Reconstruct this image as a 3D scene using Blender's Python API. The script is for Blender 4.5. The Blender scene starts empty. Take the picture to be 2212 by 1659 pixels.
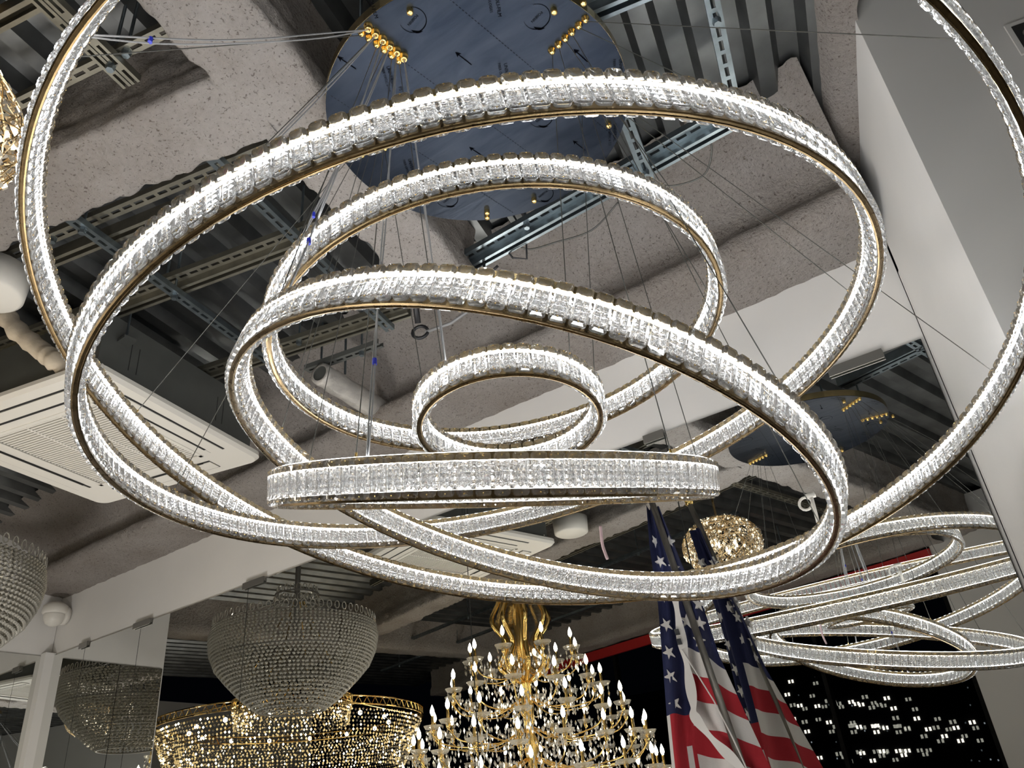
import bpy, bmesh, math, random
from mathutils import Vector, Matrix, noise
import numpy as np

random.seed(7)
sc = bpy.context.scene
COL = sc.collection
PI = math.pi
# world axes: X along the mirror wall (right), Y towards the mirror wall, Z up, origin at the camera (eye 1.5 m above the floor)
EYE = 1.5
D = 2.718                     # mirror wall plane y
GA = math.radians(-14.0)      # the building grid is turned 14 degrees to the mirror wall
Uv = Vector((-math.cos(GA), math.sin(GA), 0)); Vv = Vector((math.sin(GA), math.cos(GA), 0))
def G(u, v, z=0.0): return Uv*u + Vv*v + Vector((0, 0, z))

# ------------------------------------------------------------------ camera
F, PITCH, ROLL, YAW = 1708.66, 0.51882, -0.099863, 0.586972
fwd = Vector((-math.sin(YAW)*math.cos(PITCH), math.cos(YAW)*math.cos(PITCH), math.sin(PITCH)))
r0 = Vector((math.cos(YAW), math.sin(YAW), 0)); u0 = r0.cross(fwd)
rt = r0*math.cos(ROLL) + u0*math.sin(ROLL); up = u0*math.cos(ROLL) - r0*math.sin(ROLL)
cd = bpy.data.cameras.new('camera'); cam = bpy.data.objects.new('camera', cd); COL.objects.link(cam)
cd.sensor_fit = 'HORIZONTAL'; cd.sensor_width = 36.0; cd.lens = 36.0*F/2212.0; cd.clip_start = 0.02; cd.clip_end = 500
cam.matrix_world = Matrix(((rt.x, up.x, -fwd.x, 0), (rt.y, up.y, -fwd.y, 0), (rt.z, up.z, -fwd.z, 0), (0, 0, 0, 1)))
sc.camera = cam
# ------------------------------------------------------------------ world, exposure, renderer options
w = bpy.data.worlds.new('night'); sc.world = w; w.use_nodes = True
w.node_tree.nodes['Background'].inputs[0].default_value = (0.0006, 0.0008, 0.0014, 1)
w.node_tree.nodes['Background'].inputs[1].default_value = 1.0
sc.view_settings.view_transform = 'Standard'; sc.view_settings.look = 'None'
sc.view_settings.exposure = 0.0; sc.view_settings.gamma = 1.0; sc.view_settings.use_curve_mapping = False
cy = sc.cycles
cy.max_bounces = 14; cy.diffuse_bounces = 3; cy.glossy_bounces = 5; cy.transmission_bounces = 10; cy.transparent_max_bounces = 16
cy.caustics_reflective = True; cy.caustics_refractive = False; cy.sample_clamp_indirect = 6.0; cy.sample_clamp_direct = 0.0
cy.use_adaptive_sampling = True; cy.adaptive_threshold = 0.02; cy.adaptive_min_samples = 16
cy.use_denoising = True; cy.use_light_tree = True
try: cy.denoiser = 'OPENIMAGEDENOISE'
except Exception: pass
# ------------------------------------------------------------------ added fill lamps near the floor, out of view, aimed up
def area(name, loc, aim, size, watts, col=(1, 0.93, 0.84)):
    l = bpy.data.lights.new(name, 'AREA'); l.shape = 'DISK'; l.size = size; l.energy = watts; l.color = col
    o = bpy.data.objects.new(name, l); COL.objects.link(o); o.location = loc
    o.rotation_euler = (Vector(aim)-Vector(loc)).to_track_quat('-Z', 'Y').to_euler()
    return o
LED_L = 62.0; UP_L = 44.0
area('fill_lamp', (-0.9, -0.2, -1.35), (-1.2, 2.0, 1.8), 0.9, 42, (1, 0.96, 0.9))
area('fill_lamp', (-3.4, 0.6, -1.40), (-3.4, 1.9, 2.0), 0.9, 56, (1, 0.96, 0.92))

# ------------------------------------------------------------------ materials
def nt(m): return m.node_tree.nodes, m.node_tree.links
def mat(name, col, metal=0.0, rough=0.5, var=0.0, vscale=6.0, bump=0.0, bscale=40.0, emit=None, estr=0.0, spec=0.5, stretch=None, rvar=0.0):
    m = bpy.data.materials.new(name); m.use_nodes = True; N, L = nt(m); b = N['Principled BSDF']
    b.inputs['Base Color'].default_value = (*col, 1); b.inputs['Metallic'].default_value = metal; b.inputs['Roughness'].default_value = rough
    b.inputs['Specular IOR Level'].default_value = spec
    if var or bump or rvar:
        tc = N.new('ShaderNodeTexCoord'); mp = N.new('ShaderNodeMapping'); L.new(tc.outputs['Object'], mp.inputs[0])
        if stretch: mp.inputs['Scale'].default_value = stretch
    if var:
        n = N.new('ShaderNodeTexNoise'); n.inputs['Scale'].default_value = vscale; n.inputs['Detail'].default_value = 5; L.new(mp.outputs[0], n.inputs['Vector'])
        r = N.new('ShaderNodeValToRGB'); r.color_ramp.elements[0].position = 0.3; r.color_ramp.elements[1].position = 0.72
        r.color_ramp.elements[0].color = (*[c*(1-var) for c in col], 1); r.color_ramp.elements[1].color = (*[min(1, c*(1+var)) for c in col], 1)
        L.new(n.outputs['Fac'], r.inputs[0]); L.new(r.outputs[0], b.inputs['Base Color'])
    if rvar:
        n = N.new('ShaderNodeTexNoise'); n.inputs['Scale'].default_value = vscale*1.7; L.new(mp.outputs[0], n.inputs['Vector'])
        mr = N.new('ShaderNodeMapRange'); mr.inputs['To Min'].default_value = max(0, rough-rvar); mr.inputs['To Max'].default_value = min(1, rough+rvar)
        L.new(n.outputs['Fac'], mr.inputs[0]); L.new(mr.outputs[0], b.inputs['Roughness'])
    if bump:
        n = N.new('ShaderNodeTexNoise'); n.inputs['Scale'].default_value = bscale; n.inputs['Detail'].default_value = 6; L.new(mp.outputs[0], n.inputs['Vector'])
        bp = N.new('ShaderNodeBump'); bp.inputs['Strength'].default_value = bump; bp.inputs['Distance'].default_value = 0.02
        L.new(n.outputs['Fac'], bp.inputs['Height']); L.new(bp.outputs[0], b.inputs['Normal'])
    if emit: b.inputs['Emission Color'].default_value = (*emit, 1); b.inputs['Emission Strength'].default_value = estr
    return m
def glass(name, col=(1, 1, 1), ior=1.52, clear=0.3, rough=0.0):
    m = bpy.data.materials.new(name); m.use_nodes = True; N, L = nt(m); out = N['Material Output']; N.remove(N['Principled BSDF'])
    g = N.new('ShaderNodeBsdfGlass'); g.inputs['Color'].default_value = (*col, 1); g.inputs['IOR'].default_value = ior; g.inputs['Roughness'].default_value = rough
    t = N.new('ShaderNodeBsdfTransparent'); x = N.new('ShaderNodeMixShader'); x.inputs[0].default_value = clear
    L.new(g.outputs[0], x.inputs[1]); L.new(t.outputs[0], x.inputs[2]); L.new(x.outputs[0], out.inputs[0])
    return m
M = {}
M['gold'] = mat('brushed_gold', (0.17, 0.12, 0.06), 1.0, 0.28, var=0.15, vscale=30, rvar=0.08)
M['gold_rail'] = mat('gold_rail', (0.50, 0.385, 0.20), 1.0, 0.25)
M['bright_gold'] = mat('polished_gold', (0.95, 0.68, 0.25), 1.0, 0.16)
M['led'] = mat('led_strip', (1, 1, 1), 0, 0.5, emit=(0.93, 0.97, 1.0), estr=LED_L)
M['fill_uplight'] = mat('added_uplight', (1, 1, 1), 0, 0.5, emit=(0.96, 0.975, 1.0), estr=UP_L)  # emitter of the added band that brightens ceiling and walls
M['crystal'] = glass('cut_crystal', (1, 1, 1), 1.54, 0.20)
def add_haze(m, f):
    N, L = nt(m); out = N['Material Output']; x = N.new('ShaderNodeMixShader'); t = N.new('ShaderNodeBsdfTranslucent'); t.inputs[0].default_value = (1, 1, 1, 1)
    src = out.inputs[0].links[0].from_socket; x.inputs[0].default_value = f; L.new(src, x.inputs[1]); L.new(t.outputs[0], x.inputs[2]); L.new(x.outputs[0], out.inputs[0])
add_haze(M['crystal'], 0.055)
M['film'] = None
M['deck'] = mat('galvanized_deck', (0.13, 0.135, 0.135), 0.85, 0.36, var=0.35, vscale=5, rvar=0.12, stretch=(1, 1, 1))
M['zinc'] = mat('zinc_plated_steel', (0.20, 0.235, 0.255), 0.9, 0.32, var=0.2, vscale=20)
M['oldzinc'] = mat('dull_channel_steel', (0.19, 0.18, 0.145), 0.75, 0.42, var=0.2, vscale=14)
M['board'] = mat('painted_white_board', (0.70, 0.685, 0.66), 0, 0.6, var=0.03, vscale=3, bump=0.03, bscale=120)
M['column_paint'] = mat('grey_white_paint', (0.50, 0.49, 0.47), 0, 0.55, var=0.03, vscale=2)
M['mirror'] = mat('silvered_mirror', (0.80, 0.81, 0.79), 1.0, 0.0)
M['mirror_edge'] = mat('mirror_edge', (0.012, 0.014, 0.013), 0.0, 0.6)
M['clip'] = mat('aluminium_clip', (0.30, 0.29, 0.27), 0.8, 0.4)
M['white'] = mat('white_plastic', (0.66, 0.635, 0.58), 0, 0.4)
M['black'] = mat('black_plastic', (0.015, 0.015, 0.017), 0, 0.45)
M['mullion'] = mat('black_mullion', (0.003, 0.003, 0.003), 0, 0.7, spec=0.1)
M['ink'] = mat('black_ink', (0.0015, 0.0016, 0.0025), 0, 0.8, spec=0.0)
M['acbody'] = mat('dark_sheet_metal', (0.085, 0.088, 0.082), 0.2, 0.6, var=0.15)
M['pipewrap'] = mat('crinkled_wrap', (0.40, 0.38, 0.35), 0.2, 0.4, var=0.25, vscale=12, bump=0.5, bscale=25)
M['hose'] = mat('beige_wrap_tape', (0.55, 0.47, 0.36), 0, 0.7, var=0.12, vscale=18, bump=0.25, bscale=30)
M['cable'] = mat('steel_cable', (0.10, 0.10, 0.09), 0.6, 0.4)
M['cord'] = mat('clear_grey_cord', (0.24, 0.24, 0.24), 0, 0.35)
M['tie'] = mat('blue_tie', (0.02, 0.03, 0.35), 0, 0.4)
M['floor'] = mat('grey_floor', (0.30, 0.29, 0.28), 0, 0.35, var=0.08)
M['dark'] = mat('dark_gap', (0.01, 0.01, 0.01), 0, 0.8)
M['red'] = mat('red_panel', (0.35, 0.012, 0.012), 0, 0.5)
M['night_glass'] = glass('window_glass', (0.9, 0.95, 0.95), 1.05, 0.8)
M['tower'] = mat('dark_concrete', (0.02, 0.02, 0.025), 0, 0.8)
M['windim'] = mat('dim_window', (0.1, 0.1, 0.1), 0, 0.5, emit=(0.8, 0.9, 1.0), estr=0.45)
M['winlit'] = mat('lit_window', (0.1, 0.1, 0.1), 0, 0.5, emit=(1, 0.93, 0.8), estr=2.2)
M['smoke'] = mat('grey_glass_bead', (0.52, 0.50, 0.44), 0.35, 0.12)
M['amber'] = mat('painted_glow_bead', (0.9, 0.75, 0.45), 0.3, 0.1, emit=(1, 0.72, 0.30), estr=0.55)  # bulb light on the beads put in as emission
M['bead_glow'] = mat('glowing_bead', (1, 0.95, 0.85), 0.0, 0.1, emit=(1, 0.86, 0.6), estr=6.0)  # brightest bead sparkle, also put in as emission
M['chip_glow'] = mat('painted_glint_chip', (1, 0.95, 0.85), 0.0, 0.1, emit=(1, 0.88, 0.66), estr=1.6)  # glints on crystal chips and drops painted in as emission
M['softbulb'] = mat('frosted_bulb', (1, 0.95, 0.85), 0, 0.3, emit=(1.0, 0.86, 0.62), estr=5.0)
M['bulb'] = mat('candle_bulb', (1, 0.95, 0.85), 0, 0.3, emit=(1.0, 0.90, 0.72), estr=26.0)
M['clearglass'] = glass('clear_glass', (1, 0.99, 0.95), 1.5, 0.35)
M['vase'] = glass('vase_glass', (1, 0.98, 0.92), 1.3, 0.55)
add_haze(M['clearglass'], 0.22)
M['drop'] = mat('silvered_drop', (0.93, 0.92, 0.90), 0.6, 0.07)
M['wire_gold'] = mat('gold_wire', (0.80, 0.62, 0.36), 1.0, 0.25)
M['facet'] = mat('mirrored_facet', (0.92, 0.85, 0.72), 0.9, 0.08)
M['pole'] = mat('tarnished_pole', (0.20, 0.19, 0.17), 0.8, 0.4, var=0.5, vscale=30, stretch=(1, 1, 0.3))
M['fl_blue'] = mat('navy_cloth', (0.008, 0.012, 0.058), 0, 0.85, bump=0.1, bscale=300)
M['fl_red'] = mat('red_cloth', (0.36, 0.012, 0.022), 0, 0.85, bump=0.1, bscale=300)
M['fl_white'] = mat('white_cloth', (0.62, 0.60, 0.58), 0, 0.85, bump=0.1, bscale=300)
M['ribbon'] = mat('white_ribbon', (0.68, 0.66, 0.64), 0, 0.5)
M['tag'] = mat('pinkish_film', (0.62, 0.45, 0.47), 0, 0.3)

def film_material():
    m = bpy.data.materials.new('blue_protective_film'); m.use_nodes = True; N, L = nt(m); b = N['Principled BSDF']
    b.inputs['Metallic'].default_value = 0.9
    tc = N.new('ShaderNodeTexCoord'); mp = N.new('ShaderNodeMapping'); mp.inputs['Rotation'].default_value = (0, 0, 0.5); mp.inputs['Scale'].default_value = (2.0, 9.0, 1)
    L.new(tc.outputs['Object'], mp.inputs[0])
    n = N.new('ShaderNodeTexNoise'); n.inputs['Scale'].default_value = 2.2; n.inputs['Detail'].default_value = 5; n.inputs['Distortion'].default_value = 0.6; L.new(mp.outputs[0], n.inputs['Vector'])
    r = N.new('ShaderNodeValToRGB'); r.color_ramp.elements[0].position = 0.35; r.color_ramp.elements[1].position = 0.8
    r.color_ramp.elements[0].color = (0.011, 0.0155, 0.025, 1); r.color_ramp.elements[1].color = (0.026, 0.032, 0.044, 1)
    L.new(n.outputs['Fac'], r.inputs[0]); L.new(r.outputs[0], b.inputs['Base Color'])
    mr = N.new('ShaderNodeMapRange'); mr.inputs['To Min'].default_value = 0.22; mr.inputs['To Max'].default_value = 0.42; L.new(n.outputs['Fac'], mr.inputs[0]); L.new(mr.outputs[0], b.inputs['Roughness'])
    bp = N.new('ShaderNodeBump'); bp.inputs['Strength'].default_value = 0.12; bp.inputs['Distance'].default_value = 0.01; L.new(n.outputs['Fac'], bp.inputs['Height']); L.new(bp.outputs[0], b.inputs['Normal'])
    return m
M['film'] = film_material()
def fireproof_material():
    m = bpy.data.materials.new('sprayed_fireproofing'); m.use_nodes = True; N, L = nt(m); b = N['Principled BSDF']
    b.inputs['Roughness'].default_value = 0.95; b.inputs['Specular IOR Level'].default_value = 0.1
    tc = N.new('ShaderNodeTexCoord')
    a = N.new('ShaderNodeTexNoise'); a.inputs['Scale'].default_value = 52; a.inputs['Detail'].default_value = 9; a.inputs['Roughness'].default_value = 0.68; a.inputs['Distortion'].default_value = 0.25; L.new(tc.outputs['Object'], a.inputs['Vector'])
    r = N.new('ShaderNodeValToRGB'); e = r.color_ramp.elements
    e[0].position = 0.29; e[0].color = (0.16, 0.12, 0.09, 1); e[1].position = 0.37; e[1].color = (0.47, 0.432, 0.40, 1)
    k = e.new(0.75); k.color = (0.56, 0.522, 0.49, 1)
    L.new(a.outputs['Fac'], r.inputs[0])
    f = N.new('ShaderNodeTexNoise'); f.inputs['Scale'].default_value = 120; f.inputs['Detail'].default_value = 4; f.inputs['Distortion'].default_value = 0.6; L.new(tc.outputs['Object'], f.inputs['Vector'])
    fr_ = N.new('ShaderNodeValToRGB'); fr_.color_ramp.elements[0].position = 0.335; fr_.color_ramp.elements[0].color = (0.16, 0.12, 0.10, 1); fr_.color_ramp.elements[1].position = 0.40; L.new(f.outputs['Fac'], fr_.inputs[0])
    m0 = N.new('ShaderNodeMix'); m0.data_type = 'RGBA'; m0.blend_type = 'MULTIPLY'; m0.inputs[0].default_value = 0.6; L.new(r.outputs[0], m0.inputs[6]); L.new(fr_.outputs[0], m0.inputs[7])
    c = N.new('ShaderNodeTexNoise'); c.inputs['Scale'].default_value = 3.0; c.inputs['Detail'].default_value = 3; L.new(tc.outputs['Object'], c.inputs['Vector'])
    mx = N.new('ShaderNodeMix'); mx.data_type = 'RGBA'; mx.blend_type = 'MULTIPLY'; mx.inputs[0].default_value = 0.45
    r2 = N.new('ShaderNodeValToRGB'); r2.color_ramp.elements[0].position = 0.35; r2.color_ramp.elements[0].color = (0.62, 0.56, 0.50, 1); r2.color_ramp.elements[1].position = 0.65
    L.new(c.outputs['Fac'], r2.inputs[0]); L.new(m0.outputs[2], mx.inputs[6]); L.new(r2.outputs[0], mx.inputs[7]); L.new(mx.outputs[2], b.inputs['Base Color'])
    bp = N.new('ShaderNodeBump'); bp.inputs['Strength'].default_value = 1.0; bp.inputs['Distance'].default_value = 0.04; L.new(a.outputs['Fac'], bp.inputs['Height']); L.new(bp.outputs[0], b.inputs['Normal'])
    return m
M['fireproof'] = fireproof_material()

# ------------------------------------------------------------------ mesh helpers
class MB:
    def __init__(s): s.v = []; s.f = []; s.m = []; s.mats = []; s.smooth = False
    def mi(s, m):
        if m not in s.mats: s.mats.append(m)
        return s.mats.index(m)
    def add(s, vs, fs, m):
        o = len(s.v); s.v += [tuple(x) for x in vs]; k = s.mi(m)
        for f in fs: s.f.append(tuple(o+i for i in f)); s.m.append(k)
    def box(s, c, sx, sy, sz, m, ax=None):
        ax = ax or (Vector((1, 0, 0)), Vector((0, 1, 0)), Vector((0, 0, 1))); c = Vector(c)
        vs = [c + ax[0]*(sx/2*i) + ax[1]*(sy/2*j) + ax[2]*(sz/2*k) for k in (-1, 1) for j in (-1, 1) for i in (-1, 1)]
        s.add(vs, [(0, 2, 3, 1), (4, 5, 7, 6), (0, 1, 5, 4), (2, 6, 7, 3), (0, 4, 6, 2), (1, 3, 7, 5)], m)
    def gbox(s, u0, u1, v0, v1, z0, z1, m):
        s.box(G((u0+u1)/2, (v0+v1)/2, (z0+z1)/2), u1-u0, v1-v0, z1-z0, m, (Uv, Vv, Vector((0, 0, 1))))
    def tube(s, pts, r, m, n=6, cap=True):
        pts = [Vector(p) for p in pts]; rings = []
        rr = r if isinstance(r, (list, tuple)) else [r]*len(pts)
        nrm = None
        for i, p in enumerate(pts):
            t = (pts[min(i+1, len(pts)-1)] - pts[max(i-1, 0)]).normalized()
            if nrm is None:
                a = Vector((0, 0, 1)) if abs(t.z) < 0.9 else Vector((1, 0, 0)); nrm = t.cross(a).normalized()
            nrm = (nrm - t*nrm.dot(t)).normalized(); b = t.cross(nrm)
            rings.append([p + (nrm*math.cos(2*PI*k/n) + b*math.sin(2*PI*k/n))*rr[i] for k in range(n)])
        vs = [q for R in rings for q in R]; fs = []
        for i in range(len(pts)-1):
            for k in range(n): fs.append((i*n+k, i*n+(k+1) % n, (i+1)*n+(k+1) % n, (i+1)*n+k))
        if cap: fs.append(tuple(range(n-1, -1, -1))); fs.append(tuple((len(pts)-1)*n+k for k in range(n)))
        s.add(vs, fs, m)
    def lathe(s, prof, m, n=24, o=(0, 0, 0), ax=None, closed=False, arc=None):
        o = Vector(o); X, Y, Z = ax or (Vector((1, 0, 0)), Vector((0, 1, 0)), Vector((0, 0, 1)))
        vs = []; fs = []; k = len(prof)
        for i in range(n):
            a = 2*PI*i/n
            for (r, z) in prof: vs.append(o + X*(r*math.cos(a)) + Y*(r*math.sin(a)) + Z*z)
        for i in range(n):
            j = (i+1) % n
            for q in range(k if closed else k-1):
                p = (q+1) % k; fs.append((i*k+q, j*k+q, j*k+p, i*k+p))
        s.add(vs, fs, m)
    def build(s, name, parent=None, smooth=None):
        me = bpy.data.meshes.new(name); me.from_pydata(s.v, [], s.f); me.update()
        for m in s.mats: me.materials.append(m)
        if len(s.mats) > 1: me.polygons.foreach_set('material_index', s.m)
        if smooth or (smooth is None and s.smooth): me.polygons.foreach_set('use_smooth', [True]*len(me.polygons))
        o = bpy.data.objects.new(name, me); COL.objects.link(o)
        if parent: o.parent = parent
        return o
def tag(o, label=None, cat=None, group=None, kind=None):
    if label: o['label'] = label
    if cat: o['category'] = cat
    if group: o['group'] = group
    if kind: o['kind'] = kind
    return o
def empty(name, loc=(0, 0, 0), label=None, cat=None, group=None, quat=None):
    o = bpy.data.objects.new(name, None); COL.objects.link(o); o.location = loc; o.empty_display_size = 0.05
    if quat: o.rotation_mode = 'QUATERNION'; o.rotation_quaternion = quat
    return tag(o, label, cat, group)
def struct(name, mb, smooth=None, parent=None):
    o = mb.build(name, parent, smooth)
    if not parent: o['kind'] = 'structure'
    return o
def link_copy(src, name, parent, mat4=None):
    c = src.copy(); c.name = name; COL.objects.link(c); c.parent = parent
    if mat4 is not None: c.matrix_local = mat4
    return c
def octa(c, r, h=None):
    h = h or r; c = Vector(c)
    return [c+Vector((r, 0, 0)), c+Vector((0, r, 0)), c+Vector((-r, 0, 0)), c+Vector((0, -r, 0)), c+Vector((0, 0, h)), c+Vector((0, 0, -h))]
OCTF = [(0, 1, 4), (1, 2, 4), (2, 3, 4), (3, 0, 4), (1, 0, 5), (2, 1, 5), (3, 2, 5), (0, 3, 5)]

# ================================================================== SETTING
DZ = 2.14                                                        # underside of the corrugated deck
mb = MB(); mb.gbox(-3.2, 9.6, -1.95, 4.2, -EYE-0.1, -EYE, M['floor']); struct('floor', mb)
def deck():
    mb = MB(); pitch = 0.17; prof = []
    u = -3.2
    while u < 9.5:
        prof += [(u, DZ), (u+0.055, DZ), (u+0.08, DZ+0.05), (u+0.145, DZ+0.05)]; u += pitch
    vs = []; n = len(prof)
    for v in (-1.95, 4.2):
        vs += [G(a, v, z) for a, z in prof]
    mb.add(vs, [(i, i+1, n+i+1, n+i) for i in range(n-1)], M['deck'])
    mb.gbox(-3.2, 9.6, -1.95, 4.2, DZ+0.06, DZ+0.12, M['deck'])
    return struct('ceiling', mb)
deck()
# mirror wall, with the painted band above the mirrors
mb = MB(); mb.box(((-5.82-0.1)/2-0.03, D+0.075, (1.86-EYE)/2), 5.75, 0.14, 1.86+EYE, M['board']); struct('wall_back', mb)
# short wall pier at the left corner
mb = MB(); mb.box((-5.885, 2.285, (DZ-EYE)/2), 0.13, 0.87, DZ+EYE, M['board']); struct('wall_left', mb)
# angled column wall on the right: white side, grey front
Cc = Vector((-0.112, 2.712, 0)); Ec = Vector((0.073, 1.962, 0)); fd = (Ec-Cc).normalized(); pn = Vector((-fd.y, fd.x, 0))
if pn.x < 0: pn = -pn
def vprism(mb, pts, z0, z1, m):
    n = len(pts); vs = [Vector((p[0], p[1], z0)) for p in pts] + [Vector((p[0], p[1], z1)) for p in pts]
    fs = [(i, (i+1) % n, n+(i+1) % n, n+i) for i in range(n)] + [tuple(range(n-1, -1, -1)), tuple(range(n, 2*n))]
    mb.add(vs, fs, m)
mb = MB()
seam = Cc + fd*0.018
vprism(mb, [seam+fd*0.003, Ec-fd*0.001, Ec-fd*0.001+pn*0.02, seam+fd*0.003+pn*0.02], -EYE, DZ-0.0, M['board'])
vprism(mb, [Cc, seam, seam+pn*0.02, Cc+pn*0.02], -EYE, 1.62, M['board'])
vprism(mb, [Cc+pn*0.012, Ec+pn*0.012-fd*0.2, Ec+pn*0.05-fd*0.2, Cc+pn*0.05], -EYE, DZ, M['dark'])
fr = pn.copy()
vprism(mb, [Ec+pn*0.0005, Ec+fr*2.6, Ec+fr*2.6-fd*0.15, Ec-fd*0.15+pn*0.0205, Ec-fd*0.0005+pn*0.0205, Ec-fd*0.0005+pn*0.0005], -EYE, DZ, M['column_paint'])
struct('wall_right', mb)
# the rest of the room, behind the camera
mb = MB(); mb.box((-11.2, 0.0, (DZ-EYE)/2), 0.12, 8.5, DZ+EYE, M['board']); struct('wall_far', mb)
mb = MB(); mb.gbox(-3.0, -2.9, -1.9, 3.0, -EYE, DZ, M['board']); struct('wall_side', mb)
mb = MB(); mb.gbox(-2.9, 1.33, -1.86, -1.70, -EYE, DZ, M['column_paint']); struct('wall_front', mb)

# ------------------------------------------------------------------ fireproofed beams
def beam(name, origin, along, across, length, prof, step=0.03, amp=0.013, seed=0.0):
    # prof: list of (d, z) across the beam; extruded along; sprayed surface gets lumps
    P = []
    for (a, b) in zip(prof[:-1], prof[1:]):
        k = max(1, int(math.hypot(b[0]-a[0], b[1]-a[1])/step))
        for i in range(k): P.append((a[0]+(b[0]-a[0])*i/k, a[1]+(b[1]-a[1])*i/k))
    P.append(prof[-1])
    n = len(P); L = int(length/step)+1; vs = []
    cz = sum(p[1] for p in P)/n; cdm = sum(p[0] for p in P)/n
    for i in range(L):
        s = length*i/(L-1)
        base = origin + along*s
        for j, (d, z) in enumerate(P):
            p = base + across*d + Vector((0, 0, z))
            q = p + Vector((seed, 0, 0))
            h = noise.noise(q*4.0)*0.7 + noise.noise(q*12.0)*0.6 + noise.noise(q*25.0)*0.65
            o = (across*(d-cdm) + Vector((0, 0, z-cz))).normalized()
            vs.append(p + o*(h*amp))
    fs = [(i*n+j, i*n+j+1, (i+1)*n+j+1, (i+1)*n+j) for i in range(L-1) for j in range(n-1)]
    mb = MB(); mb.add(vs, fs, M['fireproof'])
    return struct(name, mb, True)
def ibeam(hw, zb, waist=0.8, tw=1.0):
    return [(-hw*tw, DZ+0.03), (-hw*waist, DZ-0.07), (-hw*waist, zb+0.12), (-hw, zb+0.075), (-hw, zb+0.01), (-hw+0.012, zb), (hw-0.012, zb), (hw, zb+0.01), (hw, zb+0.075), (hw*waist, zb+0.12), (hw*waist, DZ-0.07), (hw*tw, DZ+0.03)]
ZB = 1.82
beam('beam_1', G(1.10, 1.187), Uv, Vv, 6.6, ibeam(0.118, ZB, 0.86, 1.05), step=0.016, amp=0.017, seed=3.0)
beam('beam_2', G(1.03, -1.7), Vv, Uv, 4.0, ibeam(0.122, ZB, 0.84, 1.0), step=0.016, amp=0.017, seed=11.0)
beam('beam_3', Vector((-5.86, 0, 0)), Vector((1, 0, 0)), Vector((0, 1, 0)), 5.74,
     [(2.08, DZ+0.03), (2.20, DZ-0.02), (2.33, DZ-0.06), (2.42, 2.03), (2.465, 1.96), (2.47, 1.90), (2.435, 1.865), (2.40, 1.84), (2.395, 1.80), (2.42, 1.772), (2.50, 1.762), (2.62, 1.758), (2.74, 1.745), (2.76, 1.80)], step=0.016, amp=0.017, seed=23.0)
beam('beam_4', G(6.1, -1.7), Vv, Uv, 5.6, ibeam(0.122, ZB, 0.84, 1.0), step=0.045, seed=31.0)
beam('beam_5', G(1.2, -1.62), Uv, Vv, 7.2, ibeam(0.14, ZB, 0.84, 1.0), step=0.045, seed=37.0)
# overspray on the deck beside the column
ov = Ec - fd*0.35
beam('beam_6', Vector((Cc.x, Cc.y, 0))-pn*0.0, fd, -pn, 1.2, [(-0.01, DZ-0.09), (0.03, DZ-0.07), (0.07, DZ-0.045), (0.10, DZ+0.01), (0.12, DZ+0.03)], step=0.02, amp=0.011, seed=41.0)

# ------------------------------------------------------------------ mirrors
def mirror_panel(x0, x1, label, y=D, axis='x', z1=1.345):
    mb = MB(); g = 0.0025
    o = empty('mirror_panel', ((x0+x1)/2, y, -EYE) if axis == 'x' else (y, (x0+x1)/2, -EYE), label, 'mirror', 'frameless mirror panels')
    h = z1+EYE
    if axis == 'x':
        W = (x1-x0)/2-g; mb.add([(-W, -0.009, 0.02), (W, -0.009, 0.02), (W, -0.009, h), (-W, -0.009, h)], [(0, 1, 2, 3)], M['mirror'])
        mb.box((0, -0.0042, h/2+0.01), (x1-x0)-0.0004, 0.0074, h-0.02, M['mirror_edge'])
    else:
        W = (x1-x0)/2-g; mb.add([(0.009, -W, 0.02), (0.009, W, 0.02), (0.009, W, h), (0.009, -W, h)], [(0, 1, 2, 3)], M['mirror'])
        mb.box((0.0047, 0, h/2+0.01), 0.008, (x1-x0)-2*g, h-0.02, M['mirror_edge'])
    mb.build('mirror_glass', o); return o
xs = [-5.80, -5.355, -4.72, -3.685, -2.135, -1.10, -0.125]
labs = ['narrow mirror panel in the left corner, beside the white corner trim', 'second mirror panel from the corner, reflecting the white pier', 'mirror panel behind the tall grey crystal basket reflection',
        'wide mirror panel reflecting the gold tiered ring chandelier', 'mirror panel reflecting the gold candle chandelier and the flag', 'mirror panel at the right end, reflecting the blue round canopy']
mir = [mirror_panel(a, b, l) for a, b, l in zip(xs[:-1], xs[1:], labs)]
mirL = [mirror_panel(2.20, 2.66, 'narrow mirror panel on the left pier', -5.82, 'y'), mirror_panel(1.86, 2.20, 'mirror panel at the outer edge of the left pier', -5.82, 'y')]
def clip(px, cx_, wd):
    mb = MB(); p = mir[px]; lx = cx_-p.location.x; h = 1.345+EYE
    mb.box((lx, -0.008, h), wd, 0.022, 0.024, M['clip']); mb.box((lx, -0.019, h-0.006), wd, 0.004, 0.036, M['clip'])
    mb.build('mirror_clip', p)
clip(3, -3.665+0.03, 0.18); clip(2, -4.70-0.005, 0.18); clip(5, -0.345, 0.19); clip(4, -1.145, 0.09); clip(0, -5.37, 0.10)
mb = MB(); mb.box((-0.5*0+0.0, 0, 0), 0.008, 0.03, 0.10, M['clip'])
mb = MB(); mb.box((-5.785, 2.685, (1.36-EYE)/2), 0.07, 0.07, 1.36+EYE, M['board']); struct('trim_1', mb)

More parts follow.
